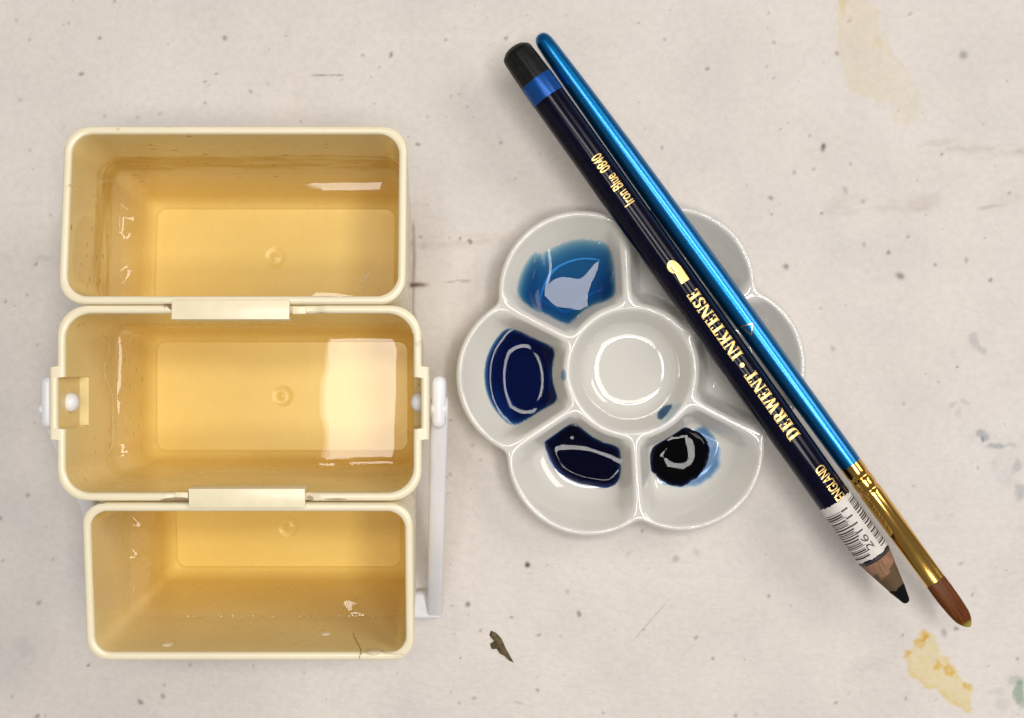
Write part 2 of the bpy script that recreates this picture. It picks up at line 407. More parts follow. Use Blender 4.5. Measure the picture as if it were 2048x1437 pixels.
    for i in range(90):
        speck(rs.uniform(0, 2048), rs.uniform(0, 1437), rs.uniform(4, 9), rs.uniform(.04, .13), (.5, .48, .47))
    Z = np.zeros_like(X)
    verts = np.stack([X.ravel(), Y.ravel(), Z.ravel()], 1)
    idx = np.arange(nx * ny).reshape(ny, nx)
    quads = np.stack([idx[:-1, :-1], idx[:-1, 1:], idx[1:, 1:], idx[1:, :-1]], -1).reshape(-1, 4)
    me = bpy.data.meshes.new('table_top')
    me.vertices.add(len(verts)); me.vertices.foreach_set('co', (verts * MM).ravel())
    me.loops.add(quads.size); me.loops.foreach_set('vertex_index', quads.ravel())
    me.polygons.add(len(quads)); me.polygons.foreach_set('loop_start', np.arange(0, quads.size, 4))
    me.update(calc_edges=True)
    at = me.color_attributes.new('stain', 'FLOAT_COLOR', 'POINT')
    at.data.foreach_set('color', np.concatenate([C.reshape(-1, 3), np.ones((nx * ny, 1))], 1).ravel())
    me.materials.append(M_TABLE)
    o = bpy.data.objects.new('table_top', me); COL.objects.link(o)
    tag(o, 'off-white pebbled plastic table top with specks and paint stains', 'table', kind='structure')
build_table()

# ------------------------------------------------------------------ water boxes
TB = 1.7       # rim thickness
DR = 0.06      # draft of the walls
def rloop(a, b, r, pocket=False, nl=64, nc=9):
    """rounded rectangle, counter-clockwise; returns pts, edge ids"""
    r = min(r, a - .5, b - .5)
    pts = []; eid = []
    la, lb = a - r, b - r
    tx = np.linspace(-1, 1, nl) * la
    if pocket:
        mid = np.array([-7.4, -7.2, -5.2, -5.0, -2.5, 0, 2.5, 5.0, 5.2, 7.2, 7.4])
        hi = np.linspace(7.9, max(lb, 8.0), 6)
        ty = np.concatenate([-hi[::-1], mid, hi])
    else:
        ty = np.linspace(-1, 1, 24) * lb
    def corner(cx, cy_, a0):
        for q in range(1, nc):
            t = a0 + (math.pi / 2) * q / nc
            pts.append((cx + r * math.cos(t), cy_ + r * math.sin(t))); eid.append(9)
    for x in tx: pts.append((x, -b)); eid.append(0)
    corner(la, -lb, -math.pi / 2)
    for y in ty: pts.append((a, y)); eid.append(1)
    corner(la, lb, 0)
    for x in tx[::-1]: pts.append((x, b)); eid.append(2)
    corner(-la, lb, math.pi / 2)
    for y in ty[::-1]: pts.append((-a, y)); eid.append(3)
    corner(-la, -lb, math.pi)
    return np.array(pts), np.array(eid)

class Box:
    def __init__(s, W, D, H, r, pocket=False, notch=None):
        s.W, s.D, s.H, s.r, s.pocket, s.notch = W, D, H, r, pocket, notch
    def loop(s, z, ins, outer=False, dz=0):
        p, e = rloop(s.W / 2 - ins, s.D / 2 - ins, max(s.r - ins * .62, 2.2), s.pocket)
        zz = np.full(len(p), float(z))
        if s.pocket and z > 43.0:
            lim = 7.3 if outer else 5.1
            y = p[:, 1]
            p = p.copy()
            m1 = (e == 1) & (np.abs(y) < lim); m3 = (e == 3) & (np.abs(y) < lim)
            p[m1, 0] += 1.5; p[m3, 0] -= 1.5
        if s.notch and z > s.H - 1.5:
            for (ed, x0, x1) in s.notch:
                m = (e == ed) & (p[:, 0] > x0) & (p[:, 0] < x1)
                zz[m] -= .75
        return np.column_stack([p, zz])
    def inner_ins(s, z): return TB + DR * (s.H - z)
    def build(s, parent, mat):
        H, d = s.H, DR
        L = []
        L.append(s.loop(0, d * H + 1.6)); L.append(s.loop(.35, d * H + .6)); L.append(s.loop(1.4, d * (H - 1.4), True))
        for z in (12, 28, 42.4, 43.4, H - 4): L.append(s.loop(z, d * (H - z), True))
        L.append(s.loop(H - .8, 0.02, True)); L.append(s.loop(H - .3, .12, True)); L.append(s.loop(H - .05, .42, True)); L.append(s.loop(H, .75, True))
        L.append(s.loop(H, 1.0)); L.append(s.loop(H - .05, 1.3)); L.append(s.loop(H - .3, 1.6)); L.append(s.loop(H - .8, TB))
        for z in (H - 4, 43.4, 42.4, 36, 28, 18, 9.5): L.append(s.loop(z, s.inner_ins(z)))
        i9 = s.inner_ins(9.5)
        for dz, di in ((8.0, .2), (6.7, .65), (5.8, 1.2), (5.3, 1.75), (5.12, 2.1)): L.append(s.loop(dz, i9 + di))
        L.append(s.loop(4.95, i9 + 2.2)); L.append(s.loop(4.72, i9 + 2.35)); L.append(s.loop(4.7, i9 + 2.9))
        V, F = loft(L, True, True)
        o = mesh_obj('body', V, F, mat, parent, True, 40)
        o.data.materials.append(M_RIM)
        mi = np.zeros(len(F), np.int32); nl_ = len(L[0]); mi[:15 * nl_] = 1; mi[-2] = 1   # outside and rim keep the paler cream, without the painted bounce tint
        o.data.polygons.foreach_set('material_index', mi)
        # moulding mark in the middle of the floor
        an = np.linspace(0, 2 * math.pi, 40, endpoint=False)
        rings = [np.column_stack([rr * np.cos(an), rr * np.sin(an), np.full(40, zz)]) for rr, zz in ((2.75, 4.6), (2.7, 4.85), (2.3, 4.88), (2.1, 4.75), (.7, 4.75), (.5, 4.9), (.2, 4.92))]
        V, F = loft(rings, False, True)
        mesh_obj('moulding_mark', V, F, mat, parent, True, 60)
        return o

def water_for(box, mtx, zw, label, seed, men=1.0):
    """level water inside a box placed with matrix mtx (mm)"""
    def W_(L): return np.array([(mtx @ Vector(p))[:] for p in L])
    lo = W_(box.loop(9.5, box.inner_ins(9.5) - .25)); hi = W_(box.loop(box.H - 13, box.inner_ins(box.H - 13) - .25))
    n = len(lo)
    # meniscus height varies along the wall
    an = np.arange(n)
    m = men * (.72 + .85 * (vnoise(lo[:, 0] + 300, lo[:, 1] + 300, 10, seed) - .5) + .10 * (vnoise(lo[:, 0] + 90, lo[:, 1] + 70, 4.0, seed + 3) - .5))
    lf = sstep((lo[:, 0].min() + 5 - lo[:, 0]) / 4)          # meniscus lowered along most of the left wall to cut its highlights
    m = m * (1 - lf * .75 * (vnoise(lo[:, 0] + 10, lo[:, 1] + 40, 3.2, seed + 6) < .72))
    if seed == 6:                                            # smallest box: near-wall meniscus lowered except one spot, to shorten its bright streak
        nr = sstep((lo[:, 1].min() + 5 - lo[:, 1]) / 4)
        m = m * (1 - nr * (1 - .10 - 1.1 * np.exp(-((lo[:, 0] + 34.8) / 2.6) ** 2)))
    z = zw + m
    t = (z - lo[:, 2]) / (hi[:, 2] - lo[:, 2])
    top = lo + (hi - lo) * t[:, None]
    c = np.array([(top[:, 0].min() + top[:, 0].max()) / 2, (top[:, 1].min() + top[:, 1].max()) / 2])
    a = (top[:, 0].max() - top[:, 0].min()) / 2; b = (top[:, 1].max() - top[:, 1].min()) / 2
    loops = [W_(box.loop(3.0, box.inner_ins(9.5) + 1.2)), W_(box.loop(6.0, box.inner_ins(9.5) + .6)), lo]
    for d in [0, .12, .28, .5, .75, 1.0, 1.3, 1.6, 2.0, 2.4, 2.8] + [3.3 + .55 * i for i in range(19)]:
        q = top.copy()
        q[:, 0] = c[0] + (top[:, 0] - c[0]) * (1 - d / a)
        q[:, 1] = c[1] + (top[:, 1] - c[1]) * (1 - d / b)
        amp = .16 if seed == 2 else .03
        q[:, 2] = zw + m * math.exp(-max(d - .25, 0) / 1.55) * (1 - d / 40) + amp * (fbm(q[:, 0] + 500, q[:, 1] + 500, 22, seed + 5, 1) - .5) * float(sstep(d / 5) * sstep((13.2 - d) / 4))
        loops.append(q)
    V, F = loft(loops, True, True)
    org = np.array([c[0], c[1], zw])
    o = mesh_obj('water', V - org, F, M_WATER, None, True)
    o.location = Vector(org) * MM
    tag(o, label, 'water')
    return o

def place_box(box, cx, pivot_y, pivot_z, sign, tilt, name):
    """sign +1: the box hangs on the far (+y) side of the middle box; pivot is its rim edge facing the middle box"""
    e = empty(name, (0, 0, 0))
    ang = -tilt * sign
    R = Matrix.Rotation(ang, 4, 'X')
    piv_local = Vector((0, -sign * box.D / 2, box.H))
    loc = Vector((cx, pivot_y, pivot_z)) - R @ piv_local
    e.location = loc * MM; e.rotation_euler = (ang, 0, 0)
    return e, Matrix.Translation(loc) @ R

TILT = math.radians(6.2)
PZ = 55.45
def hang_height(D):
    H = 52.0
    for _ in range(6):
        H = (PZ - (D - DR * H - 1.2) * math.sin(TILT)) / math.cos(TILT) + .0
    return H + .02

# middle box
mx_, my_ = -54.4, -8.8
mid = Box(72.8, 39.1, 55.0, 6.2, True, notch=[(2, -13.6, 16.5), (0, -13.2, 14.8)])
e_mid = empty('water_box', (mx_, my_, 0))
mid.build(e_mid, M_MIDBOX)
tag(e_mid, 'largest cream water box in the middle of three, with the white carrying handle', 'water container', 'cream water boxes')
mid_m = Matrix.Translation((mx_, my_, 0))
# upper box
up = Box(69.3, 36.4, hang_height(36.4), 5.2)
e_up, up_m = place_box(up, -55.8, 10.95, PZ, 1, TILT, 'water_box')
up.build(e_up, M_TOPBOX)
tag(e_up, 'cream water box with brown tide marks and dark specks on its inner walls', 'water container', 'cream water boxes')
# lower box
low = Box(66.0, 32.3, hang_height(32.3), 4.4)
e_low, low_m = place_box(low, -52.75, -28.75, PZ, -1, TILT, 'water_box')
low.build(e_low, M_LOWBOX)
tag(e_low, 'smallest cream water box with a hairline crack, inside the folded white handle', 'water container', 'cream water boxes')

# hooks over the middle rim
def hook(box, e, x0, x1, sign, reach, mat):
    bm = bmesh.new()
    yi = -sign * box.D / 2
    y0, y1 = sorted((yi + sign * .7, yi - sign * reach))
    box_bm(bm, x0, x1, y0, y1, box.H + .12, box.H + .95, .22, 2)
    yy0, yy1 = sorted((yi - sign * (reach - .95), yi - sign * (reach - .05)))
    box_bm(bm, x0 + .1, x1 - .1, yy0, yy1, box.H - 3.2, box.H + .5, .2, 2)
    # two short ribs under the lip
    return bm_obj('hook', bm, mat, e)
hook(up, e_up, -67.5 + 55.8, -44.1 + 55.8, 1, 3.25, M_TAB)
hook(low, e_low, -64.1 + 52.75, -41.0 + 52.75, -1, 3.2, M_TAB)

# catch blocks beside the hooks on the middle rim
for (x0, x1, y0, y1) in ((-44.0 + 54.4 + .15, -44.0 + 54.4 + 2.9, 17.75, 19.3), (-64.4 + 54.4 - 2.8, -64.4 + 54.4 - .2, -19.3, -17.75)):
    bm = bmesh.new(); box_bm(bm, x0, x1, y0, y1, 54.1, 54.85, .2, 2)
    bm_obj('catch', bm, M_TAB, e_mid)

# handle on the middle box: local coords of the middle box
def handle():
    bm = bmesh.new()
    for sd in (1, -1):
        # pad at the pivot
        xi = sd * (36.4 + 1.75); xo = sd * (36.4 + 4.6)
        x0, x1 = sorted((xi, xo))
        box_bm(bm, x0, x1, -5.2, 5.4, 45.2, 52.0, 1.4, 3)
        # arm runs down and forward to the table
        p0 = Vector((sd * (36.4 + 3.2), -2.0, 48.5)); p1 = Vector((sd * 36.0, -50.2, 2.6))
        d = p1 - p0; Ln = d.length
        ydir = d.normalized(); xdir = Vector((1, 0, 0)); xdir = (xdir - ydir * xdir.dot(ydir)).normalized(); zdir = xdir.cross(ydir)
        Mx = Matrix.Translation(p0) @ Matrix((xdir, ydir, zdir)).transposed().to_4x4()
        box_bm(bm, -1.85, 1.75, -3.0, Ln + 1.5, -2.1, 2.1, .9, 3, Mx)
    box_bm(bm, -37.5, 37.5, -53.2, -46.6, .05, 3.4, 1.0, 3)
    return bm_obj('handle', bm, M_WHITE, e_mid)
h = handle()
for sd in (1, -1):
    bm = bmesh.new()
    bmesh.ops.create_uvsphere(bm, u_segments=24, v_segments=14, radius=1)
    for v in bm.verts:
        v.co = Vector((v.co.x * 1.7 + sd * (36.4 - 1.0), v.co.y * 2.0, v.co.z * 2.0 + 49.0))
    bm_obj('pivot_knob', bm, M_WHITE, h)

water_for(mid, mid_m, 26.0, 'amber tinted water with a wide pale reflection, in the middle box', 2, 1.0)
water_for(up, up_m, 24.5, 'amber tinted water in the box with brown tide marks', 4, 1.0)
water_for(low, low_m, 31.5, 'amber tinted water in the smallest box', 6, .9)

# ------------------------------------------------------------------ flower palette
PC = P(1263, 742, 12)
RC = 14.8; PH = 12.0
LC, LRHO = 21.5, 18.4
JUN = [math.radians(33 + 60 * k) for k in range(6)]
def Rraw(th):
    ph = (th - math.radians(3)) % (math.pi / 3)
    ph = np.where(ph > math.pi / 6, ph - math.pi / 3, ph)
    return LC * np.cos(ph) + np.sqrt(LRHO ** 2 - (LC * np.sin(ph)) ** 2)
_tt = np.linspace(0, 2 * math.pi, 1440, endpoint=False)
_rr = Rraw(_tt)
_k = np.exp(-(np.arange(-40, 41) / 9.0) ** 2); _k /= _k.sum()
_rs = np.convolve(np.concatenate([_rr[-40:], _rr, _rr[:40]]), _k, 'valid')
def Rs(th): return np.interp(np.mod(th, 2 * math.pi), np.append(_tt, 2 * math.pi), np.append(_rs, _rs[0]))
def Spr(d, rho, ang, fil, D):
    """depth below a ridge at distance d, as a share of D: round crest, straight wall, filleted floor"""
    a = math.radians(ang); d = np.maximum(d, 0)
    d1 = rho * math.sin(a); h1 = rho * (1 - math.cos(a)); m = math.tan(a)
    if fil is None:            # wall runs out into the floor as one bowl
        L = 2 * (D - h1) / m; q = np.clip(d - d1, 0, L)
        h = np.where(d < d1, rho - np.sqrt(np.maximum(rho ** 2 - np.minimum(d, d1) ** 2, 0)), h1 + m * q - m * q * q / (2 * L))
        return h / D
    hs_ = D - h1 - fil * (1 - math.cos(a)); ls = hs_ / m; d2 = d1 + ls; d3 = d2 + fil * math.sin(a)
    x = np.clip(d3 - d, 0, fil * math.sin(a))
    h = np.where(d < d1, rho - np.sqrt(np.maximum(rho ** 2 - np.minimum(d, d1) ** 2, 0)),
        np.where(d < d2, h1 + m * (d - d1), D - (fil - np.sqrt(fil ** 2 - x ** 2))))
    return h / D
def dists(x, y):
    r = np.hypot(x, y); th = np.arctan2(y, x)
    dj = np.full(r.shape, 90.0)
    for j in JUN:
        a = np.abs((th - j + math.pi) % (2 * math.pi) - math.pi)
        dj = np.minimum(dj, np.where(a < 1.4, r * np.sin(np.minimum(a, 1.4)), 90))
    return r - RC, dj, (Rs(th) - r) * .95
def floor_z(x, y):
    d_in, dj, d_out = dists(x, y)
    so = Spr(d_in, 1.25, 66, 2.4, 7.4) * Spr(dj, 1.25, 66, 2.4, 7.4) * Spr(d_out, 1.1, 46, 8.0, 7.4)
    zo = PH - 7.4 * so
    zc = PH - 6.6 * Spr(-d_in, 1.25, 58, 4.5, 6.6)
    return np.where(d_in > 0, zo, zc)
def rim_dist(x, y, k=1.3):
    """soft distance to the walls of a petal well"""
    a, b, c = dists(x, y); c = c * .62
    return -k * np.log(np.exp(-a / k) + np.exp(-b / k) + np.exp(-c / k))
def build_palette():
    e = empty('paint_palette', (PC[0], PC[1], 0))
    nth = 720
    th = np.linspace(0, 2 * math.pi, nth, endpoint=False)
    R = Rs(th)
    ts = np.concatenate([np.linspace(.012, .30, 24, endpoint=False), np.linspace(.30, .56, 44, endpoint=False), np.linspace(.56, .97, 62, endpoint=False), np.linspace(.97, 1, 6)])
    loops = []
    for t in ts:
        r = R * t; x = r * np.cos(th); y = r * np.sin(th)
        loops.append(np.column_stack([x, y, floor_z(x, y)]))
    def out(off, z):
        r = R + off
        return np.column_stack([r * np.cos(th), r * np.sin(th), np.full(nth, float(z))])
    for off, z in ((.25, 11.97), (.5, 11.86), (.72, 11.62), (.85, 11.25), (.85, 10.6), (.55, 8.5), (-.1, 6.0), (-1.4, 3.6), (-3.4, 2.1), (-6.0, 1.6), (-6.6, .2), (-7.4, 0), (-8.2, .3), (-9.2, 1.4), (-14, 1.6)):
        loops.append(out(off, z))
    V, F = loft(loops, True, True)
    V = V
    o = mesh_obj('dish', V, F, M_PORC, e, True)
    tag(e, 'white porcelain flower-shaped palette with six petal wells around a round one', 'palette')
    return e
build_palette()

def polyp(pts): return [(P(u, v, 5)[0] - PC[0], P(u, v, 5)[1] - PC[1]) for u, v in pts]
def puddle(name, label, cat, mat, x0, x1, y0, y1, topf, step=.28, dig=.3, keep=-.25):
    xs = np.arange(x0, x1 + step, step); ys = np.arange(y0, y1 + step, step)
    X, Y = np.meshgrid(xs, ys); Fz = floor_z(X, Y)
    T = topf(X, Y, Fz)
    ok = (T - Fz) > keep
    nx, ny = len(xs), len(ys)
    cell = ok[:-1, :-1] & ok[1:, :-1] & ok[:-1, 1:] & ok[1:, 1:]
    idx = np.arange(nx * ny).reshape(ny, nx)
    used = np.zeros((ny, nx), bool)
    for dy in (0, 1):
        for dx in (0, 1): used[dy:ny - 1 + dy, dx:nx - 1 + dx] |= cell
    remap = -np.ones(nx * ny, int); u = np.where(used.ravel())[0]; remap[u] = np.arange(len(u)); n = len(u)
    bot = np.minimum(T, Fz) - dig
    V = np.concatenate([np.column_stack([X.ravel()[u], Y.ravel()[u], T.ravel()[u]]), np.column_stack([X.ravel()[u], Y.ravel()[u], bot.ravel()[u]])])
    F = []; edges = {}
    jj, ii = np.where(cell)
    for j, i in zip(jj, ii):
        q = [remap[idx[j, i]], remap[idx[j, i + 1]], remap[idx[j + 1, i + 1]], remap[idx[j + 1, i]]]
        F.append(tuple(q)); F.append(tuple(n + k for k in q[::-1]))
        for k in range(4):
            a, b = q[k], q[(k + 1) % 4]
            if (b, a) in edges: del edges[(b, a)]
            else: edges[(a, b)] = 1
    for (a, b) in edges: F.append((b, a, n + a, n + b))
    c = V[:n].mean(0); V = V - c
    o = mesh_obj(name, V, F, mat, None, True)
    o.location = (Vector((PC[0], PC[1], 0)) + Vector(c)) * MM
    tag(o, label, cat)
    return o

def loc(u, v, z=8.0):
    q = P(u, v, z); return q[0] - PC[0], q[1] - PC[1]
def bowl(z0, u, v, ax, ay, A, n, rot=0.0, cap=1.2):
    """hollow liquid skin: flat in the middle, rising towards the walls"""
    cx, cy_ = loc(u, v)
    def f(X, Y, Fz):
        c, s_ = math.cos(rot), math.sin(rot)
        p = ((X - cx) * c + (Y - cy_) * s_) / ax; q = (-(X - cx) * s_ + (Y - cy_) * c) / ay
        r = np.sqrt(p * p + q * q + 1e-9)
        return z0 + cap * np.tanh(A * r ** n / cap)
    return f
def dome(u, v, rx, ry, h, lift=0.0, n=2.0):
    """rounded bead standing on the floor"""
    cx, cy_ = loc(u, v, 5.5)
    def f(X, Y, Fz):
        w = 1 + .34 * (fbm(X + 60, Y + 60, 5, 3, 3) - .5)
        r = np.hypot((X - cx) / rx, (Y - cy_) / ry) * w
        z0 = float(Fz[r < 1].mean()) + lift
        return np.where(r < 1, z0 + h * np.sqrt(np.maximum(1 - r ** n, 0)), z0 - 1.0 - (r - 1) * 3)
    return f
def both(f, g, k=.12):
    def h(X, Y, Fz):
        a, b = f(X, Y, Fz), g(X, Y, Fz); m = np.minimum(a, b)
        return m - k * np.log(np.exp(-(a - m) / k) + np.exp(-(b - m) / k))
    return h
def inwell(k, f):
    """limit to petal k (angle of its middle 3+60k degrees)"""
    def g(X, Y, Fz):
        th = np.arctan2(Y, X); r = np.hypot(X, Y)
        a = np.abs((th - math.radians(3 + 60 * k) + math.pi) % (2 * math.pi) - math.pi)
        ok = (a < math.pi / 6) & (r > RC)
        return np.where(ok, f(X, Y, Fz), -5.0)
    return g
def soft_poly(p, n=3):
    p = np.asarray(p, float)
    for _ in range(n):
        q = np.roll(p, -1, 0); p = np.stack([p * .75 + q * .25, p * .25 + q * .75], 1).reshape(-1, 2)
    return p
def bead(z0, poly, h, rad, dip=0.0):
    poly = soft_poly(poly)
    def f(X, Y, Fz):
        d = poly_sd(X, Y, poly) + .25 * (fbm(X + 60, Y + 60, 2.0, 3, 2) - .5)
        t = np.clip(d / rad, 0, 1); t = np.sqrt(t * (2 - t))
        b = Fz + h * t - .02
        k = .5
        m = -k * np.log(np.exp(-b / k) + np.exp(-z0 / k))
        return np.where(d > 0, m, Fz - .2 + np.clip(d, -1, 0) * .3)
    return f
def basin(X, Y, Fz):
    cx, cy_ = loc(1150, 512); dx = X - cx; dy = Y - cy_
    dx, dy = dx - .16 * dy + .5 * np.sin(dy * .55), dy - .075 * (dx + 1.2) ** 2 + .35 * np.sin(dx * .8)
    return 7.0 + np.minimum(.14 * (dy / 6) ** 2 + .05 * (dx / 5.2) ** 6 + .1 * (np.maximum(dy - 3, 0) / 3) ** 3, 1.8)
puddle('paint_puddle', 'medium blue watery paint with a large white reflection, in a palette well', 'paint', M_BLUE1, -36, 2, 2, 40, inwell(2, basin))
puddle('paint_puddle', 'navy paint ringed by one thin white oval reflection, in a palette well', 'paint', M_BLUE2, -40, -8, -20, 20, inwell(3, bowl(5.95, 1050, 757, 4.2, 6.4, .066, 5.0, .05, 1.1)))
p3 = polyp([(1085,880),(1100,860),(1140,838),(1165,840),(1215,868),(1250,885),(1243,930),(1236,968),(1215,978),(1180,972),(1150,965),(1120,950),(1100,925)])
puddle('paint_puddle', 'blue-black paint pool crossed by a long pale arc of reflection, in a palette well', 'paint', M_BLUE3, -36, 2, -40, -8, inwell(4, both(bowl(6.7, 1168, 925, 7.0, 3.3, .06, 4.0, -.18, 1.2), bead(9.5, p3, 2.4, 2.8))), step=.22)
p4 = polyp([(1303,925),(1302,905),(1312,875),(1330,858),(1358,852),(1385,858),(1402,868),(1416,885),(1412,915),(1400,940),(1370,962),(1338,968),(1315,958)])
puddle('paint_puddle', 'round bead of nearly black paint beside a light blue film, in a palette well', 'paint', M_BLUE4, -2, 36, -40, -4, inwell(5, dome(1359, 910, 6.8, 6.9, 1.5, .1, 2.6)), step=.22)
p4b = polyp([(1370,856),(1385,856),(1408,848),(1430,866),(1446,900),(1443,932),(1425,957),(1402,974),(1360,978),(1325,972),(1306,950),(1330,930),(1380,920)])
def film(poly, h, e=1.2):
    def f(X, Y, Fz):
        d = poly_sd(X, Y, poly) + .9 * (fbm(X + 40, Y + 20, 3, 6, 3) - .5)
        d = np.where(np.hypot(X, Y) > 37, -9, d)
        return np.where(d < -.3, Fz - 1.0, Fz) + h * sstep(d / e) * (.8 + .4 * fbm(X + 30, Y + 80, 2.5, 2, 2)) - .012
    return f
puddle('paint_film', 'light blue drying film of paint at the edge of the black bead', 'paint', M_FILM, -2, 36, -40, -4, film(p4b, .30), step=.22, keep=-.02, dig=.05)
p5 = [(P(u, v, 11.5)[0] - PC[0], P(u, v, 11.5)[1] - PC[1]) for u, v in [(1316,836),(1318,822),(1332,808),(1352,804),(1372,800),(1366,816),(1352,834),(1335,848),(1312,858),(1302,860),(1312,850),(1330,836)]]
puddle('paint_smear', 'pale blue-grey paint smear running over the ridge of the round well', 'paint', M_FILM, -2, 20, -20, -2, film(p5, .07, .9), step=.18, keep=-.015, dig=.05)
p7 = [(P(u, v, 11)[0] - PC[0], P(u, v, 11)[1] - PC[1]) for u, v in [(1315,837),(1317,824),(1330,811),(1350,805),(1346,817),(1334,831),(1322,841)]]
M_MARK = mat_liquid('dark_blue_film', (.05, .36, .60), 6.0, rough=.2)
puddle('paint_mark', 'small dark blue paint mark on the inner wall of the round well', 'paint', M_MARK, -2, 20, -20, -2, film(p7, .25, .5), step=.15, keep=-.015, dig=.05)
p6 = [(P(u, v, 11.8)[0] - PC[0], P(u, v, 11.8)[1] - PC[1]) for u, v in [(1124,745),(1127,738),(1131,745),(1132,755),(1128,762),(1124,756)]]
puddle('paint_spot', 'tiny grey-blue paint spot on the ridge beside the navy pool', 'paint', M_FILM, -18, -12, -4, 4, film(p6, .2, .4), step=.12, keep=-.015, dig=.05)
puddle('clear_water', 'clear water with a thin round white reflection, in the round centre well', 'water', M_CLEAR, -15, 15, -15, 15, lambda X, Y, Fz: np.where(np.hypot(X, Y) < RC - .4, bowl(7.3, 1258, 737, 7.3, 7.3, .115, 5.6, 0, 1.1)(X, Y, Fz), -5.0))

# ------------------------------------------------------------------ pencil
def revolve(prof, n=48):
    """prof: list of (s, r) along +x; returns loops"""
    an = np.linspace(0, 2 * math.pi, n, endpoint=False)
    return [np.column_stack([np.full(n, float(s)), r * np.sin(an), r * np.cos(an)]) for s, r in prof]
def axis_empty(name, u0, v0, u1, v1, z):
    a = P(u0, v0, z); b = P(u1, v1, z)
    e = empty(name, (a[0], a[1], z), (0, 0, math.atan2(b[1] - a[1], b[0] - a[0])))
    return e
PZX = 16.02
e_pen = axis_empty('pencil', 1032, 104, 1815, 1205.5, PZX)
tag(e_pen, 'black-blue colouring pencil with gold lettering lying across the palette', 'pencil')
RP = 4.0
M_CAP = mat_simple('charcoal_dip', (.009, .010, .010), .4, spec=.17, var=.5, vs_=.4, bumpk=.25, bscale=.6)
M_BAND = mat_simple('blue_band', (.004, .065, .28), .3, .4, spec=.3, var=.12, vs_=.5)
M_BARREL = mat_simple('midnight_lacquer', (.003, .003, .013), .14, spec=.15, var=.3, vs_=.4, bumpk=.03, bscale=.8)
M_GOLD = mat_simple('gold_foil', (.62, .44, .165), .36, 1.0, bumpk=.15, bscale=2.0)
M_PAPER = mat_simple('paper_label', (.66, .62, .58), .6, var=.1, vs_=.5, bumpk=.2, bscale=1.0)
M_INK = mat_simple('print_ink', (.035, .03, .03), .6)
M_EDGE = mat_simple('lacquer_edge', (.03, .03, .035), .4)
def mat_wood():
    m, nt, b, out = new_mat('sharpened_cedar')
    v = coords(nt)
    mp = N(nt, 'ShaderNodeMapping'); mp.inputs['Scale'].default_value = (.25, 1.6, 1.6)
    nt.links.new(v, mp.inputs['Vector'])
    c = ramp(nt, noise(nt, mp.outputs['Vector'], 1.0, 4), [(0.3, (.20, .10, .055)), (0.7, (.34, .19, .12))])
    sx = N(nt, 'ShaderNodeSeparateXYZ'); nt.links.new(v, sx.inputs[0])
    z = math_n(nt, 'ADD', sx.outputs[0], math_n(nt, 'MULTIPLY_ADD', noise(nt, v, .35, 4), 12.0, -6.0))
    g = math_n(nt, 'MINIMUM', math_n(nt, 'MAXIMUM', math_n(nt, 'DIVIDE', math_n(nt, 'SUBTRACT', z, 145.0), 1.2), 0.0), .85)
    c = mixc(nt, g, c, (.085, .06, .03))
    nt.links.new(c, b.inputs['Base Color']); setp(b, rough=.65, spec=.15)
    bump(nt, b, noise(nt, mp.outputs['Vector'], 2.0, 3), .3, .1)
    return m
M_WOOD = mat_wood()
M_CORE = mat_simple('ink_core', (.004, .004, .005), .5, spec=.1, bumpk=.3, bscale=1.2)

def rev_obj(name, prof, mat, parent, sharp=35, n=48):
    V, F = loft(revolve(prof, n), True, True)
    return mesh_obj(name, V, F[:], mat, parent, True, sharp)
# dipped end: slightly faceted
prof = [(-1.25, .2), (-1.2, 1.5), (-.95, 2.3), (-.1, 3.4), (.25, 3.62), (.8, 3.72), (3.0, 3.85), (8.0, 3.98)]
L = revolve(prof, 96)
for k_, l in enumerate(L):
    a_ = np.arctan2(l[:, 1], l[:, 2]); f_ = 1 - .014 * np.abs(np.sin(a_ * 5 + .4)) - .010 * np.sin(a_ * 13)
    l[:, 1] *= f_; l[:, 2] *= f_
V, F = loft(L, True, True)
mesh_obj('end_cap', V, F, M_CAP, e_pen, True, 30)
rev_obj('colour_band', [(7.9, 3.9), (7.95, 4.045), (8.1, 4.06), (12.8, 4.06), (12.95, 4.04), (13.0, 3.9)], M_BAND, e_pen)
rev_obj('barrel', [(12.9, 3.85), (12.95, 4.0), (60, 4.0), (100, 4.0), (140.9, 4.0), (141.3, 3.9)], M_BARREL, e_pen)
rev_obj('lacquer_edge', [(140.75, 3.9), (140.8, 4.03), (141.25, 4.0), (141.6, 3.88)], M_EDGE, e_pen)
rev_obj('wood_point', [(141.2, 3.95), (144, 3.32), (147, 2.62), (150.6, 1.80)], M_WOOD, e_pen)
L = revolve([(149.3, 2.0), (149.9, 1.98), (150.6, 1.86), (152.5, 1.28), (153.6, .98), (154.1, .75), (154.35, .3)], 32)
rg = np.random.RandomState(4)
for l in L[:2]:
    l[:, 0] += .5 * np.sin(np.arange(32) * .8) + rg.uniform(-.25, .25, 32)
V, F = loft(L, True, True); mesh_obj('core', V, F, M_CORE, e_pen, True, 60)

